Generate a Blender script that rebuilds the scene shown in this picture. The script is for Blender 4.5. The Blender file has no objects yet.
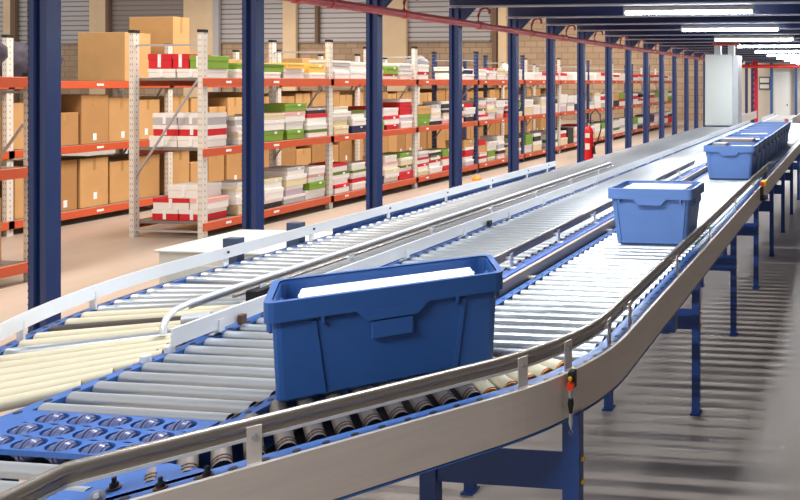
import bpy, math, random
from mathutils import Vector, Matrix, noise
random.seed(7)
S = bpy.context.scene
COL = S.collection
PI = math.pi

# ------------------------------------------------------------------ camera, world, lights, exposure
cam_d = bpy.data.cameras.new('camera'); cam = bpy.data.objects.new('camera', cam_d); COL.objects.link(cam)
cam_d.sensor_width = 36; cam_d.sensor_fit = 'HORIZONTAL'; cam_d.lens = 690/800*36
cam_d.shift_x = (400-780)/800; cam_d.shift_y = (82-250)/800
cam_d.clip_start = .05; cam_d.clip_end = 300
cam.location = (0, 0, 2.6); cam.rotation_euler = (PI/2, 0, math.atan(75/690))
S.camera = cam
S.view_settings.view_transform = 'Standard'; S.view_settings.look = 'None'
S.view_settings.gamma = 1; S.view_settings.use_curve_mapping = False
S.view_settings.exposure = 0.32
w = bpy.data.worlds.new('world'); S.world = w; w.use_nodes = True
w.node_tree.nodes['Background'].inputs[0].default_value = (1.0, .93, .86, 1)
w.node_tree.nodes['Background'].inputs[1].default_value = .6

def area(name, loc, sx, sy, power, col):
    l = bpy.data.lights.new(name, 'AREA'); l.shape = 'RECTANGLE'; l.size = sx; l.size_y = sy
    l.energy = power; l.color = col
    o = bpy.data.objects.new(name, l); COL.objects.link(o); o.location = loc
    return o
area('hall_light', (-10.5, 4, 9), 3, 6, 800, (1, .87, .74))
area('hall_light', (-9.5, 14, 9), 3, 8, 1200, (1, .87, .74))
area('hall_light', (-9.5, 26, 9), 3, 8, 1200, (1, .87, .74))
area('hall_light', (-18, 38, 9), 12, 6, 1200, (1, .87, .74))
area('hall_light', (-42, 36, 9), 12, 6, 1500, (1, .87, .74))
TUBE = 32; TUBE_W = 74

# ------------------------------------------------------------------ materials
def lin(c): return tuple(((x/255)/12.92 if x/255 <= .04045 else ((x/255+.055)/1.055)**2.4) for x in c)
MC = {}
def mat(name, rgb, rough=.5, metal=0, bump=0, scale=20, var=0, stretch=None, emit=0, coat=0):
    if name in MC: return MC[name]
    m = bpy.data.materials.new(name); m.use_nodes = True; n = m.node_tree; b = n.nodes['Principled BSDF']
    c = lin(rgb); b.inputs['Base Color'].default_value = (*c, 1)
    b.inputs['Roughness'].default_value = rough; b.inputs['Metallic'].default_value = metal
    if coat: b.inputs['Coat Weight'].default_value = coat
    if emit:
        b.inputs['Emission Color'].default_value = (*c, 1); b.inputs['Emission Strength'].default_value = emit
    if var or bump:
        tc = n.nodes.new('ShaderNodeTexCoord'); mp = n.nodes.new('ShaderNodeMapping'); nz = n.nodes.new('ShaderNodeTexNoise')
        n.links.new(tc.outputs['Object'], mp.inputs[0]); n.links.new(mp.outputs[0], nz.inputs[0])
        if stretch: mp.inputs['Scale'].default_value = stretch
        nz.inputs['Scale'].default_value = scale; nz.inputs['Detail'].default_value = 4
        if var:
            r = n.nodes.new('ShaderNodeValToRGB')
            r.color_ramp.elements[0].position = .3; r.color_ramp.elements[1].position = .7
            r.color_ramp.elements[0].color = (*[x*(1-var) for x in c], 1)
            r.color_ramp.elements[1].color = (*[min(1, x*(1+var)) for x in c], 1)
            n.links.new(nz.outputs[0], r.inputs[0]); n.links.new(r.outputs[0], b.inputs['Base Color'])
        if bump:
            bp = n.nodes.new('ShaderNodeBump'); bp.inputs['Strength'].default_value = bump; bp.inputs['Distance'].default_value = .02
            n.links.new(nz.outputs[0], bp.inputs['Height']); n.links.new(bp.outputs[0], b.inputs['Normal'])
    MC[name] = m
    return m
ROLL = mat('galvanised_roller', (192, 197, 202), .3, .62)
CREAM = mat('cream_roller', (206, 196, 170), .45, .0, var=.06, scale=3)
BLACKROLL = mat('black_roller', (70, 62, 58), .5, .1)
BLUE = mat('blue_frame_paint', (56, 100, 170), .38)
BLUE2 = mat('blue_leg_paint', (36, 72, 142), .4)
NAVY = mat('navy_column_paint', (34, 54, 104), .42)
ALU = mat('aluminium', (222, 212, 204), .42, .3, var=.04, scale=4, stretch=(1, 1, 14))
ALUW = mat('white_aluminium', (232, 234, 238), .35, .35)
GALV = mat('galvanised_steel', (190, 192, 198), .45, .5, var=.08, scale=3)
RAILM = mat('steel_tube_rail', (172, 162, 152), .32, .75)
DARK = mat('dark_metal', (46, 42, 42), .5, .3)
BRASS = mat('brown_plastic', (84, 58, 44), .45)
BLACK = mat('black_rubber', (20, 20, 22), .6)
ORANGE = mat('orange_beam_paint', (200, 88, 52), .45)
ORNG = mat('orange_plastic', (238, 138, 40), .5)
RACKG = mat('rack_upright_grey', (222, 218, 212), .5, .1)
DECK = mat('shelf_deck', (126, 118, 112), .7, .1)
TOTE = mat('blue_tote_plastic', (100, 136, 200), .42, var=.03, scale=3)
TOTED = mat('deep_blue_tote_plastic', (44, 90, 158), .42, var=.03, scale=3)
PIPE = mat('red_pipe_paint', (190, 84, 84), .35)
PIPER = mat('bright_red_paint', (214, 50, 36), .4)
WHITE = mat('white_paint', (222, 220, 210), .45)
PAPER = mat('white_paper', (240, 241, 245), .7)
RED = mat('extinguisher_red', (214, 22, 24), .3)
YEL = mat('yellow_plastic', (240, 190, 20), .4)
KNOB = mat('sorter_wheel_rubber', (92, 100, 140), .3)

def brick_mat(name, c1, c2, mortar, sx, bw, rh, axis='XZ'):
    m = bpy.data.materials.new(name); m.use_nodes = True; n = m.node_tree; b = n.nodes['Principled BSDF']
    tc = n.nodes.new('ShaderNodeTexCoord'); sp = n.nodes.new('ShaderNodeSeparateXYZ'); cb = n.nodes.new('ShaderNodeCombineXYZ')
    n.links.new(tc.outputs['Object'], sp.inputs[0])
    n.links.new(sp.outputs[axis[0]], cb.inputs[0]); n.links.new(sp.outputs[axis[1]], cb.inputs[1])
    br = n.nodes.new('ShaderNodeTexBrick'); n.links.new(cb.outputs[0], br.inputs[0])
    br.inputs['Color1'].default_value = (*lin(c1), 1); br.inputs['Color2'].default_value = (*lin(c2), 1); br.inputs['Mortar'].default_value = (*lin(mortar), 1)
    br.inputs['Scale'].default_value = 1; br.inputs['Mortar Size'].default_value = .03; br.inputs['Brick Width'].default_value = bw; br.inputs['Row Height'].default_value = rh
    n.links.new(br.outputs[0], b.inputs['Base Color']); b.inputs['Roughness'].default_value = .9
    return m
BRICK = brick_mat('tan_block_wall', (174, 150, 126), (158, 136, 114), (138, 118, 100), 1, .9, .42)

def floor_mat():
    m = bpy.data.materials.new('polished_concrete'); m.use_nodes = True; n = m.node_tree; b = n.nodes['Principled BSDF']
    tc = n.nodes.new('ShaderNodeTexCoord'); nz = n.nodes.new('ShaderNodeTexNoise'); nz.inputs['Scale'].default_value = .7; nz.inputs['Detail'].default_value = 6
    mp = n.nodes.new('ShaderNodeMapping'); mp.inputs['Scale'].default_value = (1, .35, 1)
    n.links.new(tc.outputs['Object'], mp.inputs[0]); n.links.new(mp.outputs[0], nz.inputs[0])
    r = n.nodes.new('ShaderNodeValToRGB'); r.color_ramp.elements[0].position = .3; r.color_ramp.elements[1].position = .72
    r.color_ramp.elements[0].color = (*lin((150, 138, 128)), 1); r.color_ramp.elements[1].color = (*lin((186, 174, 164)), 1)
    n.links.new(nz.outputs[0], r.inputs[0]); n.links.new(r.outputs[0], b.inputs['Base Color'])
    n2 = n.nodes.new('ShaderNodeTexNoise'); n2.inputs['Scale'].default_value = 3; n.links.new(tc.outputs['Object'], n2.inputs[0])
    mr = n.nodes.new('ShaderNodeMapRange'); mr.inputs[3].default_value = .3; mr.inputs[4].default_value = .36
    n.links.new(n2.outputs[0], mr.inputs[0]); n.links.new(mr.outputs[0], b.inputs['Roughness'])
    return m
FLOOR = floor_mat()

# ------------------------------------------------------------------ mesh builder
class MB:
    def __init__(s): s.v = []; s.f = []; s.m = []; s.s = []; s.mats = []
    def mi(s, m):
        if m not in s.mats: s.mats.append(m)
        return s.mats.index(m)
    def add(s, vs, fs, m, smooth=False):
        k = len(s.v); s.v += [tuple(v) for v in vs]; i = s.mi(m)
        for f in fs: s.f.append(tuple(k+a for a in f)); s.m.append(i); s.s.append(smooth)
        return s
    def box(s, x0, x1, y0, y1, z0, z1, m, M=None):
        vs = [Vector((x, y, z)) for z in (z0, z1) for y in (y0, y1) for x in (x0, x1)]
        if M: vs = [M @ v for v in vs]
        return s.add(vs, [(0, 2, 3, 1), (4, 5, 7, 6), (0, 1, 5, 4), (2, 6, 7, 3), (0, 4, 6, 2), (1, 3, 7, 5)], m)
    def bbox(s, x0, x1, y0, y1, z0, z1, m, b=.006, M=None):       # chamfered box
        vs = []
        for z, i in ((z0, b), (z0+b, 0), (z1-b, 0), (z1, b)):
            for x, y in ((x0+b, y0+i), (x1-b, y0+i), (x1-i, y0+b), (x1-i, y1-b), (x1-b, y1-i), (x0+b, y1-i), (x0+i, y1-b), (x0+i, y0+b)):
                vs.append(Vector((x, y, z)))
        if M: vs = [M @ v for v in vs]
        fs = [tuple(range(7, -1, -1)), tuple(range(24, 32))]
        for r in range(3):
            for a in range(8):
                c = (a+1) % 8; fs.append((r*8+a, r*8+c, r*8+8+c, r*8+8+a))
        return s.add(vs, fs, m)
    def cyl(s, p0, p1, r0, m, r1=None, seg=14, cap=True, capm=None):
        p0, p1 = Vector(p0), Vector(p1); r1 = r0 if r1 is None else r1
        d = (p1-p0).normalized(); u = d.orthogonal().normalized(); w_ = d.cross(u)
        A = [p0+(u*math.cos(2*PI*i/seg)+w_*math.sin(2*PI*i/seg))*r0 for i in range(seg)]
        B = [p1+(u*math.cos(2*PI*i/seg)+w_*math.sin(2*PI*i/seg))*r1 for i in range(seg)]
        s.add(A+B, [(i, (i+1) % seg, seg+(i+1) % seg, seg+i) for i in range(seg)], m, True)
        if cap:
            s.add(A, [tuple(range(seg-1, -1, -1))], capm or m); s.add(B, [tuple(range(seg))], capm or m)
        return s
    def tube(s, pts, r, m, seg=10, cap=True):
        pts = [Vector(p) for p in pts]; n = len(pts); rings = []
        up = Vector((0, 0, 1))
        for i, p in enumerate(pts):
            t = (pts[min(i+1, n-1)]-pts[max(i-1, 0)]).normalized()
            a = t.cross(up)
            if a.length < .05: a = t.cross(Vector((1, 0, 0)))
            a.normalize(); b = a.cross(t)
            rr = r[i] if isinstance(r, (list, tuple)) else r
            rings.append([p+(a*math.cos(2*PI*k/seg)+b*math.sin(2*PI*k/seg))*rr for k in range(seg)])
        vs = [v for R_ in rings for v in R_]; fs = []
        for i in range(n-1):
            for k in range(seg):
                k2 = (k+1) % seg; fs.append((i*seg+k, i*seg+k2, (i+1)*seg+k2, (i+1)*seg+k))
        s.add(vs, fs, m, True)
        if cap: s.add(rings[0], [tuple(range(seg-1, -1, -1))], m); s.add(rings[-1], [tuple(range(seg))], m)
        return s
    def sweep(s, path, prof, m, smooth=False):                     # path (x,y); prof (off,z), off>0 towards -X when travelling -Y
        P = [Vector((p[0], p[1])) for p in path]; n = len(P); rings = []
        for i, p in enumerate(P):
            t0 = (P[i]-P[i-1]).normalized() if i else (P[1]-P[0]).normalized()
            t1 = (P[i+1]-P[i]).normalized() if i < n-1 else t0
            n0 = Vector((t0.y, -t0.x)); n1 = Vector((t1.y, -t1.x)); nn = (n0+n1).normalized(); k = 1/max(.4, nn.dot(n0))
            rings.append([(p.x+nn.x*o*k, p.y+nn.y*o*k, z) for o, z in prof])
        q = len(prof); vs = [v for R_ in rings for v in R_]; fs = []
        for i in range(n-1):
            for k in range(q):
                k2 = (k+1) % q; fs.append((i*q+k, (i+1)*q+k, (i+1)*q+k2, i*q+k2))
        fs.append(tuple(range(q))); fs.append(tuple(range((n-1)*q+q-1, (n-1)*q-1, -1)))
        return s.add(vs, fs, m, smooth)
    def mesh(s, name):
        me = bpy.data.meshes.new(name); me.from_pydata(s.v, [], s.f)
        for m in s.mats: me.materials.append(m)
        me.polygons.foreach_set('material_index', s.m); me.polygons.foreach_set('use_smooth', s.s); me.update()
        return me
def place(name, me, parent=None, loc=None):
    o = bpy.data.objects.new(name, me); COL.objects.link(o)
    if parent:
        o.parent = parent
        if loc is None: o.matrix_parent_inverse = Matrix.Translation(-Vector(parent.location))
    if loc is not None: o.location = loc
    return o
def part(name, mb, parent): return place(name, mb.mesh(name), parent)
def sub(name, mb, parent):                                         # a piece of a part
    o = bpy.data.objects.new(name, mb.mesh(name)); COL.objects.link(o); o.parent = parent; return o
def tag(o, label, cat, group=None, kind=None):
    o['label'] = label; o['category'] = cat
    if group: o['group'] = group
    if kind: o['kind'] = kind
    return o
def thing(name, loc, label, cat, group=None):
    o = bpy.data.objects.new(name, None); COL.objects.link(o); o.location = loc; o.empty_display_size = .1
    return tag(o, label, cat, group)
def single(name, mb, label, cat, group=None, loc=None):
    return tag(place(name, mb.mesh(name), None, loc), label, cat, group)
def struct(name, mb):
    o = place(name, mb.mesh(name)); o['kind'] = 'structure'; return o
ORD = ['first', 'second', 'third', 'fourth', 'fifth', 'sixth', 'seventh', 'eighth', 'ninth', 'tenth', 'eleventh', 'twelfth', 'thirteenth', 'fourteenth', 'fifteenth', 'sixteenth', 'seventeenth', 'eighteenth', 'nineteenth', 'twentieth', 'twenty-first', 'twenty-second', 'twenty-third', 'twenty-fourth']
# lens helper only used to place things on known world planes
def xy(px, Y):
    th = math.atan(75/690); k = (px-780)/690; c, s_ = math.cos(th), math.sin(th)
    return Y*(k*c-s_)/(c+k*s_)

# ------------------------------------------------------------------ setting
YW = 46
struct('floor', MB().box(-66, 14, -6, YW+.3, -.2, 0, FLOOR))
wb = MB()
wb.box(-66, 14, YW, YW+.3, 0, 10, BRICK)
struct('wall_back', wb)
PLAST = mat('plain_plaster_wall', (226, 222, 216), .9)
struct('wall_right', MB().box(6.0, 6.2, -5, YW, 0, 4.3, PLAST))  # unseen right and front walls, added to cut ambient light; pale for bounce
struct('wall_front', MB().box(-66, 6.2, -5.2, -5, 0, 10, PLAST))
SHUT = mat('grey_shutter', (176, 174, 178), .5, .2)
SHUTD = mat('dark_shutter', (138, 128, 124), .5, .2)
n = 1
for x0, x1, m in ((-6, 5, SHUT), (17, 28, SHUT), (60, 91, SHUT), (110, 185, SHUTD), (220, 284, SHUT), (298, 370, SHUT), (407, 491, SHUT)):
    X0, X1 = xy(x0, YW), xy(x1, YW); b = MB(); z = 5.42
    b.box(X0, X1, YW-.12, YW, z, z+.12, SHUTD)
    while z < 9.9:
        b.box(X0, X1, YW-.08, YW-.005, z+.02, z+.30, m); b.box(X0, X1, YW-.05, YW-.004, z+.30, z+.36, SHUTD); z += .36
    o = struct('window_%d' % n, b); n += 1
PIL = mat('beige_pilaster', (214, 190, 158), .8, var=.05, scale=1)
PILD = mat('dark_strip', (112, 90, 74), .8)
n = 1
for x0, x1, m, z0 in ((5, 12, PIL, 0), (12, 17, PILD, 0), (91, 107, PIL, 0), (107, 110, PILD, 0), (185, 214, PIL, 0), (214, 220, SHUT, 0), (284, 297, PIL, 0), (316, 319, PILD, 5.4), (383, 407, PIL, 0), (493, 497, PILD, 0), (499, 507, PIL, 0)):
    b = MB(); b.box(xy(x0, YW-.2), xy(x1, YW-.2), YW-.32, YW-.13, z0, 9.95, m); struct('trim_%d' % n, b); n += 1
# end wall below the mezzanine with its door
EW = mat('beige_end_wall', (206, 196, 182), .85)
b = MB(); b.box(-7.4, 6, YW-1.2, YW-1.0, 0, 4.0, EW); struct('wall_end', b)
dx0, dx1 = xy(773.5, YW-1.3), xy(789.5, YW-1.3)
DOORM = mat('door_white', (246, 246, 242), .5)
b = MB(); b.bbox(dx0, dx1, YW-1.27, YW-1.21, 0, 3.25, DOORM, .02)
b.box(dx0-.1, dx0, YW-1.3, YW-1.21, 0, 3.35, WHITE); b.box(dx1, dx1+.1, YW-1.3, YW-1.21, 0, 3.35, WHITE); b.box(dx0-.1, dx1+.1, YW-1.3, YW-1.21, 3.25, 3.35, WHITE)
b.cyl((dx1-.15, YW-1.3, 1.1), (dx1-.15, YW-1.26, 1.1), .05, DARK)
struct('door_1', b)
sx0, sx1 = xy(759, YW-1.3), xy(770, YW-1.3)
b = MB(); b.box(sx0, sx1, YW-1.28, YW-1.205, 2.1, 2.95, mat('window_frame_dark', (66, 74, 96), .5))
b.box(sx0+.06, sx1-.06, YW-1.3, YW-1.27, 2.56, 2.86, WHITE); b.box(sx0+.06, sx1-.06, YW-1.3, YW-1.27, 2.18, 2.44, WHITE)
struct('window_8', b)
# mezzanine deck
DECKM = mat('ribbed_deck_steel', (140, 144, 156), .5, .4)
b = MB(); x = -6.2
while x < 5.6:
    b.box(x, x+.2, -4.9, YW-1, 4.02, 4.06, DECKM); b.box(x+.2, x+.3, -4.9, YW-1, 4.06, 4.1, DECKM); x += .3
b.box(-6.2, 6.0, -4.9, YW-1, 4.1, 4.2, DECKM)
struct('ceiling', b)

# ------------------------------------------------------------------ mezzanine columns and beams
CY = [4.413, 6.181, 7.914, 9.665, 11.42, 12.904, 14.416, 16.103, 17.56, 19.107, 20.7, 22.238, 23.844, 25.366, 26.906, 29.0, 31.0, 33.0, 34.85, 37.43, 39.6]
def column_mb():
    b = MB()                                                       # sigma profile: groove to the front, smooth face to the aisle
    w_ = .15; d = .095
    pr = [(0, 0), (.045, 0), (.05, .03), (.095, .03), (.10, 0), (w_, 0), (w_, d), (0, d)]
    vs = [(x, y, z) for z in (0.012, 3.7) for x, y in pr]; k = len(pr)
    fs = [tuple(range(k-1, -1, -1)), tuple(range(k, 2*k))]+[(i, (i+1) % k, k+(i+1) % k, k+i) for i in range(k)]
    b.add(vs, fs, NAVY)
    for j in range(70):
        b.box(-.0015, .004, -.002, .02, .12+j*.05, .132+j*.05, DARK)
    return b
colme = column_mb().mesh('profile')
b = MB(); b.box(-.05, .20, -.06, .16, 0, .012, NAVY)
for px_, py_ in ((-.025, -.035), (.175, -.035), (-.025, .135), (.175, .135)): b.cyl((px_, py_, .012), (px_, py_, .03), .012, GALV, seg=6)
footme = b.mesh('base_plate')
b = MB()
b.add([(w_, y, z) for y in (.03, .06) for w_, z in ((.15, 3.7), (.40, 3.7), (.15, 3.45))], [(0, 1, 2), (5, 4, 3), (0, 3, 4, 1), (1, 4, 5, 2), (2, 5, 3, 0)], NAVY)
gusme = b.mesh('knee_gusset')
BEAMP = mat('beam_navy', (40, 54, 104), .42)
FLG = mat('lit_beam_flange', (150, 156, 172), .4, .3)  # lamp light on the navy bottom flange, put in as pale grey
b = MB()
b.box(-6.02, 5.95, -.006+.05, .006+.05, .012, .29, BEAMP); b.box(-6.02, 5.95, -.04+.05, .08, .28, .30, BEAMP); b.box(-6.02, 5.95, -.05, .15, 0, .016, FLG)
beamme = b.mesh('steel_beam')
for i, y in enumerate(CY):
    nm = 'a navy steel mezzanine column, the %s from the left' % ORD[i] if i < 15 else 'slim navy mezzanine column far behind the white lift cabinet, the %s counted from the left' % ORD[i]
    t = thing('mezzanine_column', (-6.0, y, 0), nm.replace('a navy', 'navy'), 'column', 'row of navy mezzanine columns')
    place('post', colme, t, (0, 0, 0)); place('base_plate', footme, t, (0, 0, 0)); place('knee_gusset', gusme, t, (0, 0, 0))
    o = place('ceiling_beam', beamme, None, (0, y, 3.715))
    tag(o, 'navy ceiling beam, bottom flange coloured as lit, carried by the %s column from the left' % ORD[i], 'beam', 'mezzanine cross beams')
for j, y in enumerate((.9, 2.65)):
    tag(place('ceiling_beam', beamme, None, (0, y, 3.715)), ('navy ceiling beam nearest the camera' if j == 0 else 'navy ceiling beam just before the first column'), 'beam', 'mezzanine cross beams')

# ------------------------------------------------------------------ fluorescent lamps
GLOW = bpy.data.materials.new('tube_glow'); GLOW.use_nodes = True
e = GLOW.node_tree.nodes['Principled BSDF']; e.inputs['Emission Color'].default_value = (.93, .97, 1, 1); e.inputs['Emission Strength'].default_value = TUBE
e.inputs['Base Color'].default_value = (.9, .9, .9, 1)
b = MB(); b.box(-1.02, 1.02, -.05, .05, .03, .09, WHITE); b.box(-1.03, -1.0, -.05, .05, -.03, .09, WHITE); b.box(1.0, 1.03, -.05, .05, -.03, .09, WHITE); housing = b.mesh('housing')
b = MB(); b.cyl((-1.0, 0, 0), (1.0, 0, 0), .026, GLOW, seg=10); tubeme = b.mesh('glass_tube')
hangme = MB().box(-.01, .01, -.01, .01, .09, .36, DARK).mesh('hanger')
LY = [0.2, 3.6, 7.0, 10.5, 14.1, 17.5, 20.9, 24.6, 28.1, 31.6, 35.1, 38.6, 42.1]  # the farthest lamp is added to brighten the white door
for r, X in enumerate((-2.57,)):
    for i, y in enumerate(LY):
        if r == 1 and i not in (0, 6): continue
        if r == 0: lb = 'white fluorescent lamp above the conveyors, the %s counting away from the camera' % ORD[i]
        else: lb = 'white fluorescent lamp above the right walkway, the %s counting away from the camera' % ORD[i//6]
        t = thing('fluorescent_lamp', (X, y, 3.68), lb, 'lamp', 'fluorescent lamps under the mezzanine')
        place('housing', housing, t, (0, 0, 0)); place('glass_tube', tubeme, t, (0, 0, 0))
        ld = area('tube_light', (0, 0, -.03), 2.0, .05, TUBE_W, (.95, .98, 1)); ld.parent = t
        for q in (-.8, .8): place('hanger', hangme, t, (q, 0, 0))

# ------------------------------------------------------------------ sprinkler pipes
t = thing('sprinkler_pipe', (-5.72, 3, 3.47), 'long dusty red sprinkler pipe running along the navy columns', 'pipe')
b = MB(); b.cyl((-5.74, 2, 3.47), (-5.74, 29, 3.47), .052, PIPE, seg=14); part('pipe', b, t)
for y in range(4, 29, 3): part('coupling', MB().cyl((-5.74, y, 3.47), (-5.74, y+.12, 3.47), .064, PIPE, seg=14), t)
for y in CY[1:15]:
    b = MB(); yy = y+.35
    pts = [(-5.74, yy, 3.52), (-5.74, yy, 3.62), (-5.70, yy, 3.71), (-5.62, yy, 3.74), (-5.56, yy, 3.70), (-5.56, yy, 3.64)]
    b.tube(pts, .02, PIPE, 8); b.tube([(-5.64, yy, 3.735), (-5.64, yy, 4.01)], .008, PIPE, 6)
    b.cyl((-5.74, yy-.02, 3.47), (-5.74, yy+.02, 3.47), .06, PIPER, seg=14); part('hook_hanger', b, t)
b = MB(); b.cyl((-7.2, 33.5, 3.37), (5, 33.5, 3.37), .09, PIPER, seg=12)
b.cyl((-7.0, 33.5, 3.37), (-7.0, 33.5, 3.9), .03, PIPER)
t = thing('fire_main', (-7.2, 33.5, 3.37), 'bright orange-red fire pipe crossing the far end of the aisle', 'pipe'); part('pipe', b, t)
for X in (-5, -3.5, -2, -.5, 2): part('hanger', MB().tube([(X, 33.5, 3.45), (X, 33.5, 4.02)], .02, PIPER, 6), t)
b = MB(); X = xy(756, 36); b.box(X-.1, X+.1, 35.9, 36.1, 0, 3.9, mat('crimson_paint', (190, 28, 60), .5))
for k in range(12): b.box(X-.16, X-.1, 35.95, 36.05, .2+k*.3, .35+k*.3, DARK)
single('signal_post', b, 'crimson upright post standing in front of the far end wall', 'post')
for X, lb in ((xy(771.5, 44.4), 'slim blue post left of the white door'), (xy(796, 44.4), 'slim blue post right of the white door')):
    b = MB(); b.box(X-.08, X+.08, 44.3, 44.5, 0, 3.99, mat('mid_blue_post', (50, 90, 150), .5)); single('door_post', b, lb, 'post')

# ------------------------------------------------------------------ conveyors
RZ = 1.35            # top of the rollers
RR = .0245
def roller_mesh(L, m, r=RR):
    b = MB(); b.cyl((0, 0, 0), (L, 0, 0), r, m, seg=16, capm=DARK)
    b.cyl((-.012, 0, 0), (L+.012, 0, 0), .008, DARK, seg=6)
    return b
def hrow(b, X, y0, y1, z, pitch, r=.012):                          # dark bolt holes in the frame flange
    y = y0
    while y < y1:
        b.cyl((X, y, z-.001), (X, y, z+.0012), r, DARK, seg=8); y += pitch
def leg_frame(parent, xs, y, zp, foot=True, wd=.075):
    for X in xs:
        b = MB(); b.box(X-wd/2, X+wd/2, y-.02, y-.012, 0.01, 1.17, BLUE2)
        b.box(X-wd/2, X-wd/2+.008, y-.012, y+.03, 0.01, 1.17, BLUE2); b.box(X+wd/2-.008, X+wd/2, y-.012, y+.03, 0.01, 1.17, BLUE2)
        lg = part('leg', b, parent)
        sub('foot_plate', MB().box(X-wd/2-.01, X+wd/2+.01, y-.04, y+.05, 0, .012, BLUE2), lg)
        if y < 9:
            for z in (zp+.03, zp+.13): sub('bolt', MB().cyl((X+wd/2, y+.008, z), (X+wd/2+.012, y+.008, z), .011, YEL if X == xs[0] else GALV, seg=8), lg)
    b = MB(); b.box(min(xs)+wd/2, max(xs)-wd/2, y-.01, y-.002, zp, zp+.16, BLUE2); b.box(min(xs)+wd/2, max(xs)-wd/2, y-.002, y+.05, zp, zp+.008, BLUE2)
    part('cross_plate', b, parent)
def bracket(parent, X, Y, dx, dy, m=ALU, z0=1.345, z1=1.47, name='rail_bracket'):
    # upright plate standing on the frame; (dx,dy) points to the rail
    d = Vector((dx, dy)).normalized(); tt = Vector((-d.y, d.x)); b = MB()
    M = Matrix(((tt.x, d.x, 0, X), (tt.y, d.y, 0, Y), (0, 0, 1, 0), (0, 0, 0, 1)))
    b.box(-.02, .02, 0, .005, z0, z1, m, M); b.box(-.02, .02, -.03, .0, z0, z0+.005, m, M)
    b.box(-.008, .008, .0, .045, z1-.04, z1-.025, m, M)
    o = part(name, b, parent)
    sub('bolt', MB().cyl(M @ Vector((0, -.006, z1-.035)), M @ Vector((0, .0, z1-.035)), .009, GALV, seg=8), o)
    return o

def arc(cx, cy, r, a0, a1, n):                                     # angle 0 = +X, travelling clockwise towards -Y
    return [(cx+r*math.cos(a0+(a1-a0)*i/n), cy-r*math.sin(a0+(a1-a0)*i/n)) for i in range(n+1)]
A43 = math.radians(44.3)
RX, RYC = -1.11, 3.273
oc = arc(RX-1, RYC, 1.0, 0, A43, 14)
tdir = Vector((-math.sin(A43), -math.cos(A43))); ndir = Vector((-math.cos(A43), math.sin(A43)))
pe = Vector(oc[-1])
outer = [(RX, 21.0)]+oc+[tuple(pe+tdir*1.25), tuple(pe+tdir*1.25+Vector((0, -.5)))]

laneR = thing('roller_conveyor', (-1.6, 5, 0), 'right roller conveyor carrying the blue totes, with bent aluminium side panel', 'conveyor')
b = MB()
b.sweep(outer, [(0, 1.17), (0.016, 1.17), (.016, 1.36), (0, 1.36)], ALU)
part('side_panel', b, laneR)
b = MB()
b.sweep(outer, [(.017, 1.165), (.024, 1.165), (.024, 1.338), (.094, 1.338), (.094, 1.315), (.100, 1.315), (.100, 1.346), (.017, 1.346)], BLUE)
b.sweep(outer, [(.0, 1.158), (.06, 1.158), (.06, 1.165), (.0, 1.165)], BLUE)
hrow(b, RX-.06, 3.3, 14, 1.346, .1)
for i in range(1, 10):
    a = A43*i/10; b.cyl((RX-1+.952*math.cos(a), RYC-.952*math.sin(a), 1.345), (RX-1+.952*math.cos(a), RYC-.952*math.sin(a), 1.3475), .010, DARK, seg=8)
for i in range(14):
    p = pe+tdir*(.05+i*.085)+ndir*.062; b.cyl((p.x, p.y, 1.345), (p.x, p.y, 1.3475), .013, DARK, seg=8)
part('outer_frame', b, laneR)
inner = [(-2.0, 21.0), (-2.0, 3.42), (-2.22, 3.20)]
b = MB(); b.sweep(inner, [(0, 1.17), (.05, 1.17), (.05, 1.346), (0, 1.346)], BLUE); hrow(b, -2.025, 3.5, 14, 1.346, .1)
part('inner_frame', b, laneR)
b = MB(); b.sweep([(-2.075, 10.3), (-2.075, 3.45), (-2.24, 3.28)], [(0, 1.34), (.028, 1.34), (.028, 1.41), (0, 1.41)], mat('tan_aluminium', (196, 180, 164), .4, .5)); 
for y in (4.2, 5.6, 7, 8.4, 9.8): b.box(-2.08, -2.03, y, y+.03, 1.346, 1.36, ALU)
part('inner_guide', b, laneR)
# guide rail: tube on a flat strip
rp = [(RX-.09, 9.35), (RX-.09, RYC)]+arc(RX-1, RYC, .91, 0, A43, 14)[1:]
pr0 = pe+ndir*.10
rp += [tuple(pr0+tdir*(1.20)), tuple(pr0+tdir*1.20+Vector((-.01, -.5)))]
b = MB()
b.sweep(rp, [(-.006, 1.422), (.006, 1.422), (.006, 1.46), (-.006, 1.46)], RAILM)
b.sweep(rp, [(-.012, 1.412), (.012, 1.412), (.012, 1.422), (-.012, 1.422)], ALUW)
b.tube([(x, y, 1.462) for x, y in rp], .021, RAILM, 12)
part('guide_rail', b, laneR)
for p, d in (((-1.15, 3.45), (-1, 0)), ((-1.165, 3.19), (-1, 0)), ((-1.15, 4.4), (-1, 0)), ((-1.15, 5.4), (-1, 0)), ((-1.15, 6.6), (-1, 0)), ((-1.15, 7.8), (-1, 0)), ((-1.15, 9.1), (-1, 0))):
    bracket(laneR, *p, *d)
for a in (math.radians(23.5), math.radians(37)):
    bracket(laneR, RX-1+.945*math.cos(a), RYC-.945*math.sin(a), -math.cos(a), math.sin(a))
for s_ in (.76,):
    p = pe+tdir*s_+ndir*.05; bracket(laneR, p.x, p.y, ndir.x, ndir.y)
# rollers: straight run
Lr = .765; me = roller_mesh(Lr, ROLL).mesh('roller')
y = 3.08; k = 0; far = MB()
while y < 20.9:
    if k < 76: place('roller', me, laneR, (-1.992+1.6, y-5, RZ-RR))
    else: far.cyl((-1.99, y, RZ-RR), (-1.99+Lr, y, RZ-RR), RR, ROLL, seg=8, capm=DARK)
    y += .098; k += 1
o = part('roller', far, laneR); o['kind'] = 'stuff'
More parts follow.
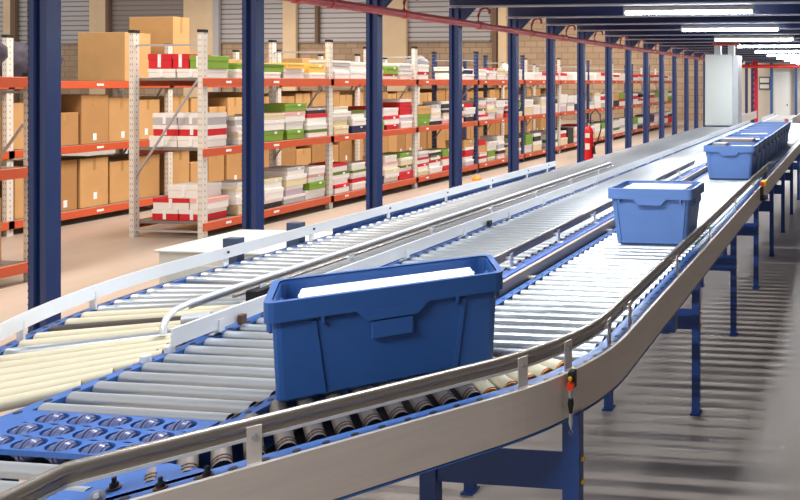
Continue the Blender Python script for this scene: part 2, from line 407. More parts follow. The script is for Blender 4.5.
# rollers: bend (tapered cones) and diagonal run
for i in range(5):
    a = math.radians(21+5.6*i); ri = .27/math.sin(a); ca, sa = math.cos(a), math.sin(a); b = MB(); cx, cy = RX-1, RYC
    b.cyl((cx+ri*ca, cy-ri*sa, RZ-.036*ri/.86), (cx+.86*ca, cy-.86*sa, RZ-.036), .036*ri/.86, CREAM, r1=.036, seg=16, cap=True, capm=DARK)
    b.cyl((cx+.86*ca, cy-.86*sa, RZ-.036), (cx+.872*ca, cy-.875*sa, RZ-.036), .033, ORNG, seg=16)
    b.cyl((cx+.86*ca, cy-.86*sa, RZ-.036), (cx+.898*ca, cy-.898*sa, RZ-.036), .008, DARK, seg=6)
    part('bend_roller', b, laneR)
for i in range(13):
    p = pe+tdir*(.05+i*.088); L = min(.88, (-2.27-p.x)/ndir.x)
    if L < .2: break
    q0 = p+ndir*.135; q1 = p+ndir*L; b = MB()
    b.cyl((q0.x, q0.y, RZ-.03), (q1.x, q1.y, RZ-.03), .029, mat('dull_roller', (150, 142, 136), .4, .6), seg=16, capm=DARK)
    b.cyl((q0.x, q0.y, RZ-.03), (p.x+ndir.x*.1, p.y+ndir.y*.1, RZ-.03), .012, DARK, seg=8)
    for w_ in (.02, .045): 
        g0 = q0+ndir*w_; g1 = q0+ndir*(w_+.008); b.cyl((g0.x, g0.y, RZ-.03), (g1.x, g1.y, RZ-.03), .031, BRASS, seg=14)
    part('roller', b, laneR)
P_ = [tuple(pe+ndir*.03), tuple(pe+tdir*1.12+ndir*.03), (-2.265, 1.9), (-2.265, 3.1), (-2.0, 3.25)]
b = MB(); b.add([(x, y, z) for z in (1.172, 1.18) for x, y in P_], [(4, 3, 2, 1, 0), (5, 6, 7, 8, 9)]+[(i, (i+1) % 5, 5+(i+1) % 5, 5+i) for i in range(5)], DARK); part('gap_shade_sheet', b, laneR)  # dark sheet added as the shade in the gaps between diagonal rollers
# corner plate with bolts, near bottom left
q = pe+tdir*.86
b = MB(); P_ = [q+ndir*.078, q+ndir*.24+tdir*.12, q+ndir*.30+tdir*.45, q+ndir*.078+tdir*.62]
b.add([(p.x, p.y, z) for z in (1.325, 1.346) for p in P_], [(3, 2, 1, 0), (4, 5, 6, 7), (0, 1, 5, 4), (1, 2, 6, 5), (2, 3, 7, 6), (3, 0, 4, 7)], BLUE)
part('corner_plate', b, laneR)
for s_, nn in ((.88, .05), (.99, .06), (1.10, .15)):
    p = pe+tdir*s_+ndir*nn; b = MB(); b.cyl((p.x, p.y, 1.346), (p.x, p.y, 1.352), .018, BRASS, seg=12); b.cyl((p.x, p.y, 1.352), (p.x, p.y, 1.366), .011, DARK, seg=6); b.cyl((p.x, p.y, 1.366), (p.x, p.y, 1.382), .006, DARK, seg=8)
    part('bolt', b, laneR)
p = pe+tdir*1.13+ndir*.06; b = MB(); M = Matrix(((tdir.x, ndir.x, 0, p.x), (tdir.y, ndir.y, 0, p.y), (0, 0, 1, 0), (0, 0, 0, 1)))
b.box(-.018, .018, 0, .006, 1.346, 1.375, GALV, M); b.cyl(M @ Vector((0, 0, 1.375)), M @ Vector((0, .006, 1.375)), .018, GALV, seg=16); b.cyl(M @ Vector((0, -.006, 1.378)), M @ Vector((0, 0, 1.378)), .007, ALUW, seg=8)
part('lug', b, laneR)
# legs
leg_frame(laneR, (-1.215, -1.87), 2.87, .84)
for y in (5.31, 6.99, 8.62, 10.25, 11.88, 13.52, 15.2, 16.9, 18.6): leg_frame(laneR, (-1.24, -1.95), y, .66, wd=.06)
b = MB(); b.box(-1.98, -1.13, 4.25, 4.33, 1.02, 1.165, BLUE2); part('cross_plate', b, laneR)
# emergency pull switch on the panel of the bend
a = math.radians(26); ex, ey = RX-1+1.018*math.cos(a), RYC-1.018*math.sin(a)
t = thing('pull_switch', (ex, ey, 1.1), 'small pull switch with a red knob and black grip hanging on the bent side panel', 'switch')
b = MB(); b.bbox(ex-.014, ex+.014, ey-.02, ey+.012, 1.30, 1.375, BLACK, .004); part('housing', b, t)
b = MB(); b.cyl((ex, ey-.02, 1.318), (ex+.004, ey-.04, 1.318), .016, mat('red_orange', (240, 60, 20), .4)); b.cyl((ex+.0, ey-.03, 1.35), (ex+.004, ey-.038, 1.35), .008, YEL); part('red_knob', b, t)
b = MB(); b.tube([(ex, ey-.02, 1.30), (ex, ey-.022, 1.275), (ex, ey-.022, 1.262)], [.008, .010, .006], GALV, 8); part('collar', b, t)
b = MB(); b.tube([(ex, ey-.022, 1.262), (ex, ey-.022, 1.24), (ex, ey-.022, 1.20)], [.010, .013, .007], BLACK, 10); part('grip', b, t)
b = MB(); b.tube([(ex, ey-.022, 1.20), (ex, ey-.022, 1.16), (ex+.002, ey-.022, 1.135)], [.006, .009, .004], GALV, 10)
b.tube([(ex, ey-.022, 1.135), (ex-.01, ey-.022, 1.12), (ex, ey-.022, 1.105), (ex+.01, ey-.022, 1.12), (ex, ey-.022, 1.135)], .002, GALV, 6); part('hook', b, t)
# emergency stop far up the panel
t = thing('emergency_stop', (RX+.03, 8.2, 1.2), 'yellow emergency stop box with a red button on the far side panel', 'switch')
b = MB(); b.bbox(RX+.002, RX+.06, 8.05, 8.27, 1.20, 1.235, BLACK, .004); b.box(RX+.002, RX+.012, 8.05, 8.27, 1.235, 1.36, BLACK); part('back_plate', b, t)
b = MB(); b.bbox(RX+.002, RX+.07, 8.07, 8.19, 1.365, 1.43, YEL, .008); part('yellow_box', b, t)
b = MB(); b.cyl((RX+.02, 8.07, 1.40), (RX+.02, 8.04, 1.40), .024, PIPER); part('red_button', b, t)

# middle lane
laneM = thing('roller_conveyor', (-2.7, 5, 0), 'middle roller conveyor running straight from the blue wheel sorter to the far end', 'conveyor')
b = MB(); b.box(-3.20, -3.145, 1.75, 21, 1.17, 1.34, BLUE); hrow(b, -3.172, 1.8, 13, 1.34, .1, .014); 
part('left_frame', b, laneM)
b = MB(); b.box(-2.33, -2.275, 1.85, 21, 1.17, 1.34, BLUE); hrow(b, -2.302, 1.9, 13, 1.34, .1, .012); part('right_frame', b, laneM)
b = MB(); b.cyl((-2.245, 3.35, 1.335), (-2.245, 10.2, 1.335), .02, mat('cable_duct_blue', (52, 96, 190), .4)); b.cyl((-2.20, 3.45, 1.31), (-2.20, 10.2, 1.31), .016, BLUE); part('blue_duct', b, laneM)
Lm = .80; me = roller_mesh(Lm, ROLL).mesh('roller')
y = 2.36; k = 0; far = MB()
while y < 20.9:
    if k < 88: place('roller', me, laneM, (-3.138+2.7, y-5, RZ-RR))
    else: far.cyl((-3.138, y, RZ-RR), (-3.138+Lm, y, RZ-RR), RR, ROLL, seg=8, capm=DARK)
    y += .098; k += 1
o = part('roller', far, laneM); o['kind'] = 'stuff'
y = 1.98
while y > 1.4:
    ex = min(-2.345, pe.x+tdir.x*((pe.y-y)/-tdir.y)-.16) if y > 1.75 else -2.5
    b = MB(); b.cyl((-3.138, y, RZ-RR), (ex, y, RZ-RR), RR, ROLL, seg=16, capm=DARK); part('roller', b, laneM); y -= .098
# drive rings beside the right frame
b = MB(); y = 2.36
while y < 7:
    b.tube([(-2.318, y+.02*math.cos(q_), RZ-.026+.02*math.sin(q_)) for q_ in [i*PI/4 for i in range(9)]], .005, BRASS, 6, False)
    b.tube([(-2.322, y, RZ-.006), (-2.322, y+.098, RZ-.03)], .005, DARK, 5); y += .098
part('drive_belt', b, laneM)
# right rail with strip and hooks
b = MB(); rz = 1.44; b.tube([(-2.36, 3.55, rz), (-2.36, 10.0, rz)], .014, RAILM, 10); b.box(-2.366, -2.354, 3.55, 10.0, rz-.055, rz-.01, mat('rail_strip_tan', (170, 156, 146), .4, .4)); part('right_guide_rail', b, laneM)
y = 3.7
while y < 10: bracket(laneM, -2.31, y, -1, 0, ALUW, 1.34, 1.44); y += .75
# left aluminium guide
b = MB(); b.box(-3.15, -3.138, 2.87, 20.5, 1.38, 1.45, ALUW); b.box(-3.156, -3.138, 2.87, 20.5, 1.45, 1.456, ALUW); b.box(-3.156, -3.138, 2.87, 20.5, 1.374, 1.38, ALUW); part('left_guide', b, laneM)
y = 3.1
while y < 12:
    b = MB(); b.box(-3.164, -3.157, y, y+.035, 1.34, 1.44, ALUW); b.box(-3.19, -3.157, y, y+.035, 1.34, 1.346, ALUW); b.box(-3.137, -3.132, y, y+.03, 1.36, 1.42, ALUW); part('guide_bracket', b, laneM); y += .72
for y in (2.93, 3.04): part('adjuster_knob', MB().cyl((-3.175, y-.15, 1.341), (-3.175, y-.15, 1.369), .021, ALUW, seg=12), laneM)
b = MB(); b.bbox(-3.134, -3.11, 3.20, 3.235, 1.36, 1.41, BRASS, .003); part('sensor', b, laneM)
b = MB(); b.bbox(-3.134, -3.11, 5.6, 5.65, 1.36, 1.41, BLACK, .004); part('sensor', b, laneM)
for y in (2.2, 4.14, 6.2, 8.3, 10.4, 12.6, 15): leg_frame(laneM, (-2.43, -3.1), y, .66, wd=.06)
# wheel sorter set into the middle lane
srt = thing('wheel_sorter', (-2.75, 2.17, 1.25), 'blue wheel sorter plate with rows of rubber wheels between the rollers', 'sorter')
X0, X1, Y0, Y1 = -3.053, -2.255, 2.06, 2.315
b = MB(); cw, ch = (X1-X0)/6, (Y1-Y0)/3; zt = RZ-.006
b.box(-3.138, X0, Y0, Y1, RZ-.026, RZ-.006, BLUE)
for r in range(3):
    for c_ in range(5):
        cx, cy = X0+cw*(c_+.5), Y0+ch*(r+.5); N = 24; vs = []
        for i in range(N):
            a = 2*PI*i/N; vs.append((cx+.058*math.cos(a), cy+.037*math.sin(a), zt))
        for i in range(N):
            a = 2*PI*i/N; k = min(cw/2/max(1e-6, abs(math.cos(a))), ch/2/max(1e-6, abs(math.sin(a)))); vs.append((cx+k*math.cos(a), cy+k*math.sin(a), zt))
        for i in range(N): vs.append((vs[i][0], vs[i][1], zt-.02))
        b.add(vs, [(i, N+i, N+(i+1) % N, (i+1) % N) for i in range(N)]+[(2*N+i, i, (i+1) % N, 2*N+(i+1) % N) for i in range(N)], BLUE)
X2 = -2.338; b.box(X0+5*cw, X2, Y0, Y1, zt-.02, zt, BLUE); b.box(X0, X2, Y0, Y1, zt-.075, zt-.07, BLACK); b.box(X0, X2, Y0, Y0+.004, zt-.02, zt-.0005, BLUE); b.box(X0, X2, Y1-.004, Y1, zt-.07, zt-.0005, BLUE)
part('sorter_plate', b, srt)
b = MB()
b.cyl((-.026, 0, 0), (-.012, 0, 0), .028, KNOB, r1=.037, seg=20); b.cyl((-.012, 0, 0), (-.003, 0, 0), .038, KNOB, seg=20); b.cyl((-.003, 0, 0), (.003, 0, 0), .034, DARK, seg=20); b.cyl((.003, 0, 0), (.012, 0, 0), .038, KNOB, seg=20); b.cyl((.012, 0, 0), (.026, 0, 0), .036, KNOB, r1=.028, seg=20)
b.cyl((-.022, 0, 0), (.022, 0, 0), .012, DARK, seg=10)
b.cyl((-.038, 0, 0), (-.026, 0, 0), .024, KNOB, seg=16); b.cyl((.026, 0, 0), (.038, 0, 0), .024, KNOB, seg=16)
wme = b.mesh('sorter_wheel')
for r in range(3):
    for c_ in range(5):
        o = place('sorter_wheel', wme, srt, (X0+cw*(c_+.5)+2.75, Y0+ch*(r+.5)-2.17, zt-.022-1.25)); o.rotation_euler = (0, 0, .18)

# left lane, curving into the middle one
laneL = thing('roller_conveyor', (-3.9, 5, 0), 'left roller conveyor curving into the middle one with cream rollers', 'conveyor')
LX = -4.31; CXL, CYL, RO = -1.95, 3.95, 2.36
def la(r, a): return (CXL-r*math.cos(a), CYL-r*math.sin(a))
lpath = [(LX, 19)]+[la(RO, math.radians(d)) for d in range(0, 56, 3)]
b = MB(); b.sweep(lpath, [(0, 1.17), (-.05, 1.17), (-.05, 1.34), (0, 1.34)], BLUE); hrow(b, LX+.025, 4.1, 12, 1.34, .1, .013)
for d in range(1, 54, 2):
    x_, y_ = la(RO-.025, math.radians(d)); b.cyl((x_, y_, 1.339), (x_, y_, 1.3415), .012, DARK, seg=8)
part('left_frame', b, laneL)
b = MB(); b.box(-3.44, -3.40, 3.5, 19, 1.17, 1.33, BLUE); part('right_frame', b, laneL)
b = MB(); gz = [(.0, 1.40), (.014, 1.40), (.014, 1.475), (0, 1.475)]
gp = [(LX+.06, 9.45), (LX+.06, 4.4)]+[la(RO-.06, math.radians(d)) for d in range(3, 56, 3)]
b.sweep(gp, gz, ALUW); part('left_guide', b, laneL)
for y in (4.25, 5.0, 5.9, 6.8, 7.7, 8.6, 9.2):
    b = MB(); b.box(LX+.038, LX+.046, y, y+.04, 1.34, 1.44, ALUW); b.box(LX+.01, LX+.046, y, y+.04, 1.34, 1.346, ALUW); o = part('guide_bracket', b, laneL)
    sub('bolt', MB().cyl((LX+.06, y+.02, 1.44), (LX+.066, y+.02, 1.44), .009, DARK, seg=8), o)
b = MB(); b.box(LX-.006, LX+.0, 5.3, 9.4, 1.30, 1.405, BLUE); part('back_rail', b, laneL)
for d in (14, 26):
    x_, y_ = la(RO-.045, math.radians(d)); b = MB(); b.box(x_-.02, x_+.02, y_-.004, y_+.004, 1.34, 1.44, ALUW); part('guide_bracket', b, laneL)
for y in (4.43, 4.98):
    b = MB(); b.box(LX-.14, LX-.03, y, y+.06, .0, 1.49, mat('slate_post', (60, 78, 108), .45)); part('guide_post', b, laneL)
# right rail with a curled nose
b = MB(); rp2 = [(-3.44, 9.45), (-3.44, 3.55), (-3.435, 3.35), (-3.425, 3.22)]
b.tube([(x, y, 1.455) for x, y in rp2]+[(-3.41, 3.13, 1.45), (-3.39, 3.07, 1.43), (-3.38, 3.045, 1.40), (-3.375, 3.04, 1.36)], .015, ALUW, 12)
b.sweep(rp2[:4], [(-.005, 1.425), (.005, 1.425), (.005, 1.445), (-.005, 1.445)], RAILM); part('right_guide_rail', b, laneL)
b = MB(); b.tube([(-3.40, 9.45, 1.42), (-3.40, 3.45, 1.42)], .010, RAILM, 8); part('lower_guide_rail', b, laneL)
for y in (3.6, 4.3, 5.2, 6.1, 7.0, 7.9, 8.8): bracket(laneL, -3.36, y, -1, 0, ALUW, 1.33, 1.45)
b = MB(); b.bbox(-3.40, -3.33, 3.52, 3.62, 1.36, 1.43, BLACK, .006); part('sensor', b, laneL)
b = MB(); b.cyl((-3.38, 3.14, 1.40), (-3.28, 3.2, 1.40), .024, GALV); b.cyl((-3.33, 3.2, 1.38), (-3.33, 3.4, 1.38), .018, GALV); b.box(-3.35, -3.25, 3.18, 3.26, 1.33, 1.40, GALV); part('nose_clamp', b, laneL)
Ll = .84; me = roller_mesh(Ll, ROLL).mesh('roller'); y = CYL-.5; k = 0; far = MB()
y = 4.0
while y < 18.9:
    if k < 80: place('roller', me, laneL, (LX+.055+3.9, y-5, RZ-RR))
    else: far.cyl((LX+.055, y, RZ-RR), (LX+.055+Ll, y, RZ-RR), RR, ROLL, seg=8, capm=DARK)
    y += .098; k += 1
o = part('roller', far, laneL); o['kind'] = 'stuff'
# fan of tapered rollers up to the middle frame
pal = [ROLL, ROLL, ROLL, ROLL, ROLL, CREAM, CREAM, BLACKROLL, CREAM, CREAM, ROLL, CREAM, CREAM, CREAM, CREAM, CREAM, CREAM, CREAM]
cut = [(-3.46, 4.2), (-3.46, 3.45), (-3.215, 2.9), (-3.215, 0)]
for i in range(18):
    a = (.045+i*.0465); p = Vector(la(RO-.06, a)); d = Vector((math.cos(a), math.sin(a))); L = .85
    for (A_, B_) in zip(cut, cut[1:]):
        A_, B_ = Vector(A_), Vector(B_); e_ = B_-A_; det = d.x*-e_.y+e_.x*d.y
        if abs(det) < 1e-6: continue
        r_ = A_-p; s1 = (r_.x*-e_.y+e_.x*r_.y)/det; u_ = (d.x*r_.y-d.y*r_.x)/det
        if 0 <= u_ <= 1 and s1 > 0: L = s1; break
    q = p+d*L; rad = .03; r1 = .03*(RO-L)/RO+.002; b = MB()
    b.cyl((p.x, p.y, RZ-rad), (q.x, q.y, RZ-r1), rad, pal[i], r1=r1, seg=16, capm=DARK)
    q2 = q+d*.022; b.cyl((q.x, q.y, RZ-r1), (q2.x, q2.y, RZ-r1), .014, BRASS, seg=10)
    q3 = q-d*.015; b.cyl((q3.x, q3.y, RZ-r1), (q.x, q.y, RZ-r1), r1+.002, WHITE if i < 5 else CREAM, seg=16, capm=BRASS)
    part('curve_roller', b, laneL)
b = MB(); P_ = [(-3.40, 3.5), (-3.205, 3.5), (-3.205, 2.55), (-3.215, 2.55), (-3.40, 3.3)]
b.add([(x, y, z) for z in (1.29, 1.31) for x, y in P_], [(4, 3, 2, 1, 0), (5, 6, 7, 8, 9)]+[(i, (i+1) % 5, 5+(i+1) % 5, 5+i) for i in range(5)], BLUE)
part('corner_plate', b, laneL)
b = MB()
for i in range(9):
    p0 = Vector((-3.44+.028*i, 3.42-.075*i)); b.tube([(p0.x, p0.y, 1.345), (p0.x+.05, p0.y-.03, 1.325), (p0.x+.01, p0.y-.07, 1.335)], .007, BRASS, 6)
part('drive_chain', b, laneL)
for y in (4.0, 6.2, 8.3, 10.4, 12.6, 15): leg_frame(laneL, (-3.45, -4.25), y, .66, wd=.06)

# ------------------------------------------------------------------ white cabinets
t = thing('lift_cabinet', (-3.8, 19.3, 0), 'tall white lift cabinet standing across the end of the left conveyor', 'cabinet')
CABM = mat('cabinet_white', (206, 214, 212), .5)
b = MB(); b.bbox(-4.25, -3.45, 19.3, 20.2, 1.36, 3.38, CABM, .015); b.box(-4.33, -3.4, 19.2, 20.3, 1.0, 1.3, BLUE2); part('body', b, t)
b = MB(); b.box(-4.2, -4.15, 19.35, 20.1, 0, 1.1, BLUE2); b.box(-3.55, -3.5, 19.35, 20.1, 0, 1.1, BLUE2); part('stand', b, t)
b = MB(); b.box(-3.447, -3.30, 19.35, 20.0, 1.36, 3.36, GALV); part('side_channel', b, t)
for X in (-3.95, -3.55):
    b = MB(); b.box(X-.09, X+.09, 19.6, 19.8, 3.38, 3.70, CABM); part('post', b, t)
b = MB(); b.box(-4.1, -3.3, 19.55, 19.85, 3.66, 3.71, PIPER); part('red_cap', b, t)
t = thing('control_cabinet', (-5.3, 5.5, 0), 'low white control cabinet on the floor behind the left conveyor', 'cabinet')
b = MB(); b.bbox(-5.79, -4.62, 5.17, 5.95, 0.04, 1.18, WHITE, .01); part('body', b, t)
b = MB(); b.bbox(-5.81, -4.60, 5.15, 5.97, 1.18, 1.20, CABM, .005); part('top_panel', b, t)
b = MB(); b.bbox(-5.70, -4.72, 5.155, 5.17, .12, 1.08, CABM, .004); part('door', b, t)
b = MB(); b.bbox(-5.78, -4.63, 5.2, 5.93, 0, .04, DARK, .004); part('plinth', b, t)

# ------------------------------------------------------------------ totes
def tote_parts(me_=TOTE, L=.67, W=.45, Hh=.43, label_holder=False):
    # open tapered tub, local origin at the centre of its base
    def ring(l, w_, z, r=.03, n=3):
        o = []
        for sx, sy, a0 in ((1, 1, 0), (-1, 1, PI/2), (-1, -1, PI), (1, -1, 3*PI/2)):
            for i in range(n+1):
                a = a0+PI/2*i/n; o.append((sx*(l/2-r)+r*math.cos(a), sy*(w_/2-r)+r*math.sin(a), z))
        return o
    lb, wb_ = L-(.12 if L < .8 else .07), W-.10; lt, wt = L-.05, W-.05
    rings = [ring(lb-.02, wb_-.02, 0), ring(lb, wb_, .012), ring(lt, wt, Hh-.09), ring(lt, wt, Hh-.004), ring(lt-.008, wt-.008, Hh), ring(lt-.012, wt-.012, Hh-.01), ring(lb-.012, wb_-.012, .02)]
    N = len(rings[0]); vs = [v for r in rings for v in r]; fs = [tuple(range(N-1, -1, -1)), tuple(range(6*N, 7*N))]
    for k in range(6):
        for i in range(N): j = (i+1) % N; fs.append((k*N+i, k*N+j, (k+1)*N+j, (k+1)*N+i))
    body = MB(); body.add(vs, fs, me_)
    # rim band with a dropped grip in the middle of each side
    rim = MB(); o1 = ring(L, W, Hh, .035); o0 = ring(lt+.002, wt+.002, Hh, .03)
    zb = []
    for (x, y, z) in o1: zb.append(Hh-.075)
    rv = [(x, y, Hh+.004) for x, y, _ in o0]+[(x, y, Hh+.004) for x, y, _ in o1]+[(x, y, Hh-.075) for x, y, _ in o1]+[(x, y, Hh-.075) for x, y, _ in o0]
    rf = []
    for k in range(3):
        for i in range(N): j = (i+1) % N; rf.append((k*N+i, (k+1)*N+i, (k+1)*N+j, k*N+j)[::-1])
    rim.add(rv, rf, me_)
    for sy in (1, -1):
        yy = sy*W/2; h0, h1 = Hh-.12, Hh-.074; d0, d1 = (yy-sy*.03, yy+sy*.001)
        vs = [(x, y, z) for y in (d0, d1) for x, z in ((-.13, h1), (.13, h1), (.09, h0), (-.09, h0))]
        rim.add(vs, [(0, 1, 2, 3), (7, 6, 5, 4), (0, 4, 5, 1), (1, 5, 6, 2), (2, 6, 7, 3), (3, 7, 4, 0)], me_)
        for x in (-.24, .24): rim.box(x-.006, x+.006, min(yy-sy*.03, yy), max(yy-sy*.03, yy), Hh-.10, Hh-.074, me_)
    grips = []
    for sx in (1, -1):
        xx = sx*(L/2-.045); grips.append(MB().bbox(min(xx, xx+sx*.042), max(xx, xx+sx*.042), -.10, .10, Hh-.14, Hh-.05, me_, .01))
    lab = MB(); lab.bbox(-.075, .075, -W/2+.005, -W/2+.02, Hh-.20, Hh-.125, me_, .004)
    ribs = []
    for sy in (1, -1):
        for x in (-.27, .27):
            vs = []
            for z, f in ((.015, 0), (Hh-.09, 1)):
                yy = sy*((wb_+(wt-wb_)*f)/2); xx = x*(.88+.12*f)
                vs += [(xx-.008, yy-sy*.003, z), (xx+.008, yy-sy*.003, z), (xx+.008, yy+sy*.008, z), (xx-.008, yy+sy*.008, z)]
            ribs.append(MB().add(vs, [(0, 1, 2, 3), (4, 5, 6, 7), (0, 1, 5, 4), (1, 2, 6, 5), (2, 3, 7, 6), (3, 0, 4, 7)], me_))
    out = [('body', body), ('rim', rim)]+[('end_grip', g) for g in grips]+[('rib', g) for g in ribs]
    if label_holder: out.append(('label_holder', lab))
    return [(nme, mb.mesh(nme)) for nme, mb in out]
TP = tote_parts()
def tote(loc, rz, label, tp=TP, group='blue totes on the right conveyor'):
    t = thing('storage_tote', loc, label, 'tote', group); t.rotation_euler = (0, 0, rz)
    for nme, me_ in tp: place(nme, me_, t, (0, 0, 0))
    return t
ZT = RZ+.002
TF = tote_parts(TOTED, .86, .38, .405, True)
yf = math.radians(37.5); B_ = Vector((-1.54, 2.90)); u = Vector((math.cos(yf), math.sin(yf))); v_ = Vector((-u.y, u.x)); cc = B_-u*.43+v_*.19
tote((cc.x, cc.y, ZT), yf, 'large deep-blue tote turning on the bend in the foreground', TF)
tote((-1.555, 5.33, ZT), 0, 'light blue tote with white contents alone in the middle of the right conveyor')
ty = 8.9; names = ['front tote of the queue on the right conveyor, light blue with parcels inside', 'light blue tote second in the queue on the right conveyor']
k = 0
while ty < 14.3:
    lb = names[k] if k < 2 else 'light blue tote %s in the queue on the right conveyor' % ORD[k]
    if ty+.5 >= 14.3: lb = 'light blue tote at the far end of the queue on the right conveyor'
    tote((-1.60-.004*k, ty, ZT), 0, lb); ty += .50; k += 1
# contents
def parcel(loc, rz, sx, sy, sz, m, label, tilt=0, name='parcel', cat='parcel', gr='parcels in the totes'):
    b = MB(); b.bbox(-sx/2, sx/2, -sy/2, sy/2, 0, sz, m, .006)
    b.box(-sx/2-.001, sx/2+.001, -.02, .02, sz-.002, sz+.001, mat('parcel_tape', (226, 226, 226), .4))
    o = single(name, b, label, cat, gr, loc); o.rotation_euler = (tilt, 0, rz); return o
parcel((-1.555, 5.33, ZT+.022), 0, .5, .3, .40, PAPER, 'white parcel filling the tote that rides alone on the right conveyor')
parcel((cc.x+.0, cc.y-.0, ZT+.022), yf, .66, .22, .355, PAPER, 'white parcel inside the deep-blue foreground tote')
GREY = mat('parcel_grey', (150, 142, 140), .7)
parcel((-1.75, 8.9, ZT+.022), 0, .17, .26, .43, GREY, 'grey carton standing left in the front tote of the queue')
parcel((-1.49, 8.9, ZT+.022), 0, .28, .26, .39, PAPER, 'white parcel lying right in the front tote of the queue')
parcel((-1.60, 9.41, ZT+.022), 0, .44, .28, .45, GREY, 'grey carton rising out of the second tote in the queue')
parcel((-1.60, 9.91, ZT+.022), 0, .42, .28, .40, PAPER, 'white parcel in the third tote of the queue')
parcel((-1.60, 10.91, ZT+.022), 0, .42, .28, .40, GREY, 'grey carton in the fifth tote of the queue')

# far clutter: crossing conveyor and slanted tables
t = thing('cross_conveyor', (-.9, 19, 0), 'short tan crossing conveyor beyond the last totes', 'conveyor')
b = MB(); b.box(-1.0, 1.8, 18.0, 18.06, 1.15, 1.33, mat('tan_panel', (206, 186, 160), .5)); b.box(-1.0, 1.8, 18.9, 18.96, 1.15, 1.33, ALU); part('side_panel', b, t)
b = MB(); x = -.95
while x < 1.75: b.cyl((x, 18.07, 1.30), (x, 18.89, 1.30), .026, ROLL, seg=8); x += .1
o = part('roller', b, t); o['kind'] = 'stuff'
b = MB()
for X in (-.9, 1.6):
    for Y in (18.1, 18.8): b.box(X-.04, X+.04, Y-.04, Y+.04, 0, 1.16, BLUE2)
part('leg', b, t)
b = MB(); b.cyl((-1.75, 17.6, 1.36), (-1.75, 17.6, 1.66), .05, mat('rust_orange', (196, 96, 60), .5), seg=12); b.cyl((-1.75, 17.6, 1.352), (-1.75, 17.6, 1.37), .08, DARK)
single('marker_post', b, 'short rust-orange marker post beyond the last tote', 'post')
for i, (X, Y, L_, lb) in enumerate(((-2.6, 23.0, 4.0, 'far grey transfer conveyor to the left of the white door'), (-4.6, 23.5, 5, 'far white conveyor spur behind the lift cabinet'), (-1.2, 24.5, 5, 'far white conveyor straight below the white door'))):
    t = thing('transfer_conveyor', (X, Y, 0), lb, 'conveyor')
    b = MB(); b.box(X-.5, X+.5, Y, Y+L_, 1.12, 1.28, ALUW); b.box(X-.53, X-.5, Y, Y+L_, 1.1, 1.4, ALUW); b.box(X+.5, X+.53, Y, Y+L_, 1.1, 1.4, ALU); part('bed', b, t)
    b = MB(); b.box(X-.4, X+.4, Y+.1, Y+L_-.1, 1.281, 1.30, GREY); part('belt', b, t)
    b = MB()
    for yy in (Y+.3, Y+L_-.3):
        for xx in (X-.45, X+.45): b.box(xx-.03, xx+.03, yy-.03, yy+.03, 0, 1.12, BLUE2)
    part('leg', b, t)

# ------------------------------------------------------------------ fire extinguisher
ex, ey = -5.715, 14.38
t = thing('fire_extinguisher', (ex, ey, .92), 'red fire extinguisher hanging on the seventh navy column', 'fire extinguisher')
b = MB(); prof = [(.085, .92), (.092, .94), (.092, 1.52), (.08, 1.58), (.045, 1.63), (.03, 1.65)]
for (r0, z0), (r1, z1) in zip(prof, prof[1:]): b.cyl((ex, ey, z0), (ex, ey, z1), r0, RED, r1=r1, seg=18)
part('cylinder', b, t)
b = MB(); b.cyl((ex, ey, 1.65), (ex, ey, 1.72), .025, GALV); b.box(ex-.02, ex+.10, ey-.015, ey+.015, 1.72, 1.735, BLACK); b.box(ex-.02, ex+.11, ey-.015, ey+.015, 1.76, 1.775, BLACK); b.box(ex-.02, ex+.0, ey-.015, ey+.015, 1.72, 1.77, BLACK); part('valve_handle', b, t)
b = MB(); b.tube([(ex+.03, ey, 1.69), (ex+.05, ey-.03, 1.9), (ex+.16, ey-.05, 2.02), (ex+.27, ey-.05, 1.9), (ex+.29, ey-.05, 1.6), (ex+.2, ey-.04, 1.3), (ex+.12, ey-.02, 1.2)], .014, BLACK, 8); part('hose', b, t)
b = MB(); b.tube([(ex+.12, ey-.02, 1.22), (ex+.12, ey-.02, 1.05)], [.02, .035], BLACK, 10); part('horn', b, t)
b = MB(); b.box(ex-.05, ex+.05, ey-.094, ey-.086, 1.40, 1.50, WHITE); b.box(ex-.05, ex+.05, ey-.094, ey-.086, 1.15, 1.28, WHITE); part('label_sticker', b, t)
b = MB(); b.box(ex-.13, ex-.08, ey-.02, ey+.02, 1.2, 1.24, DARK); b.box(ex-.13, ex-.08, ey-.02, ey+.02, 1.45, 1.49, DARK); part('bracket', b, t)

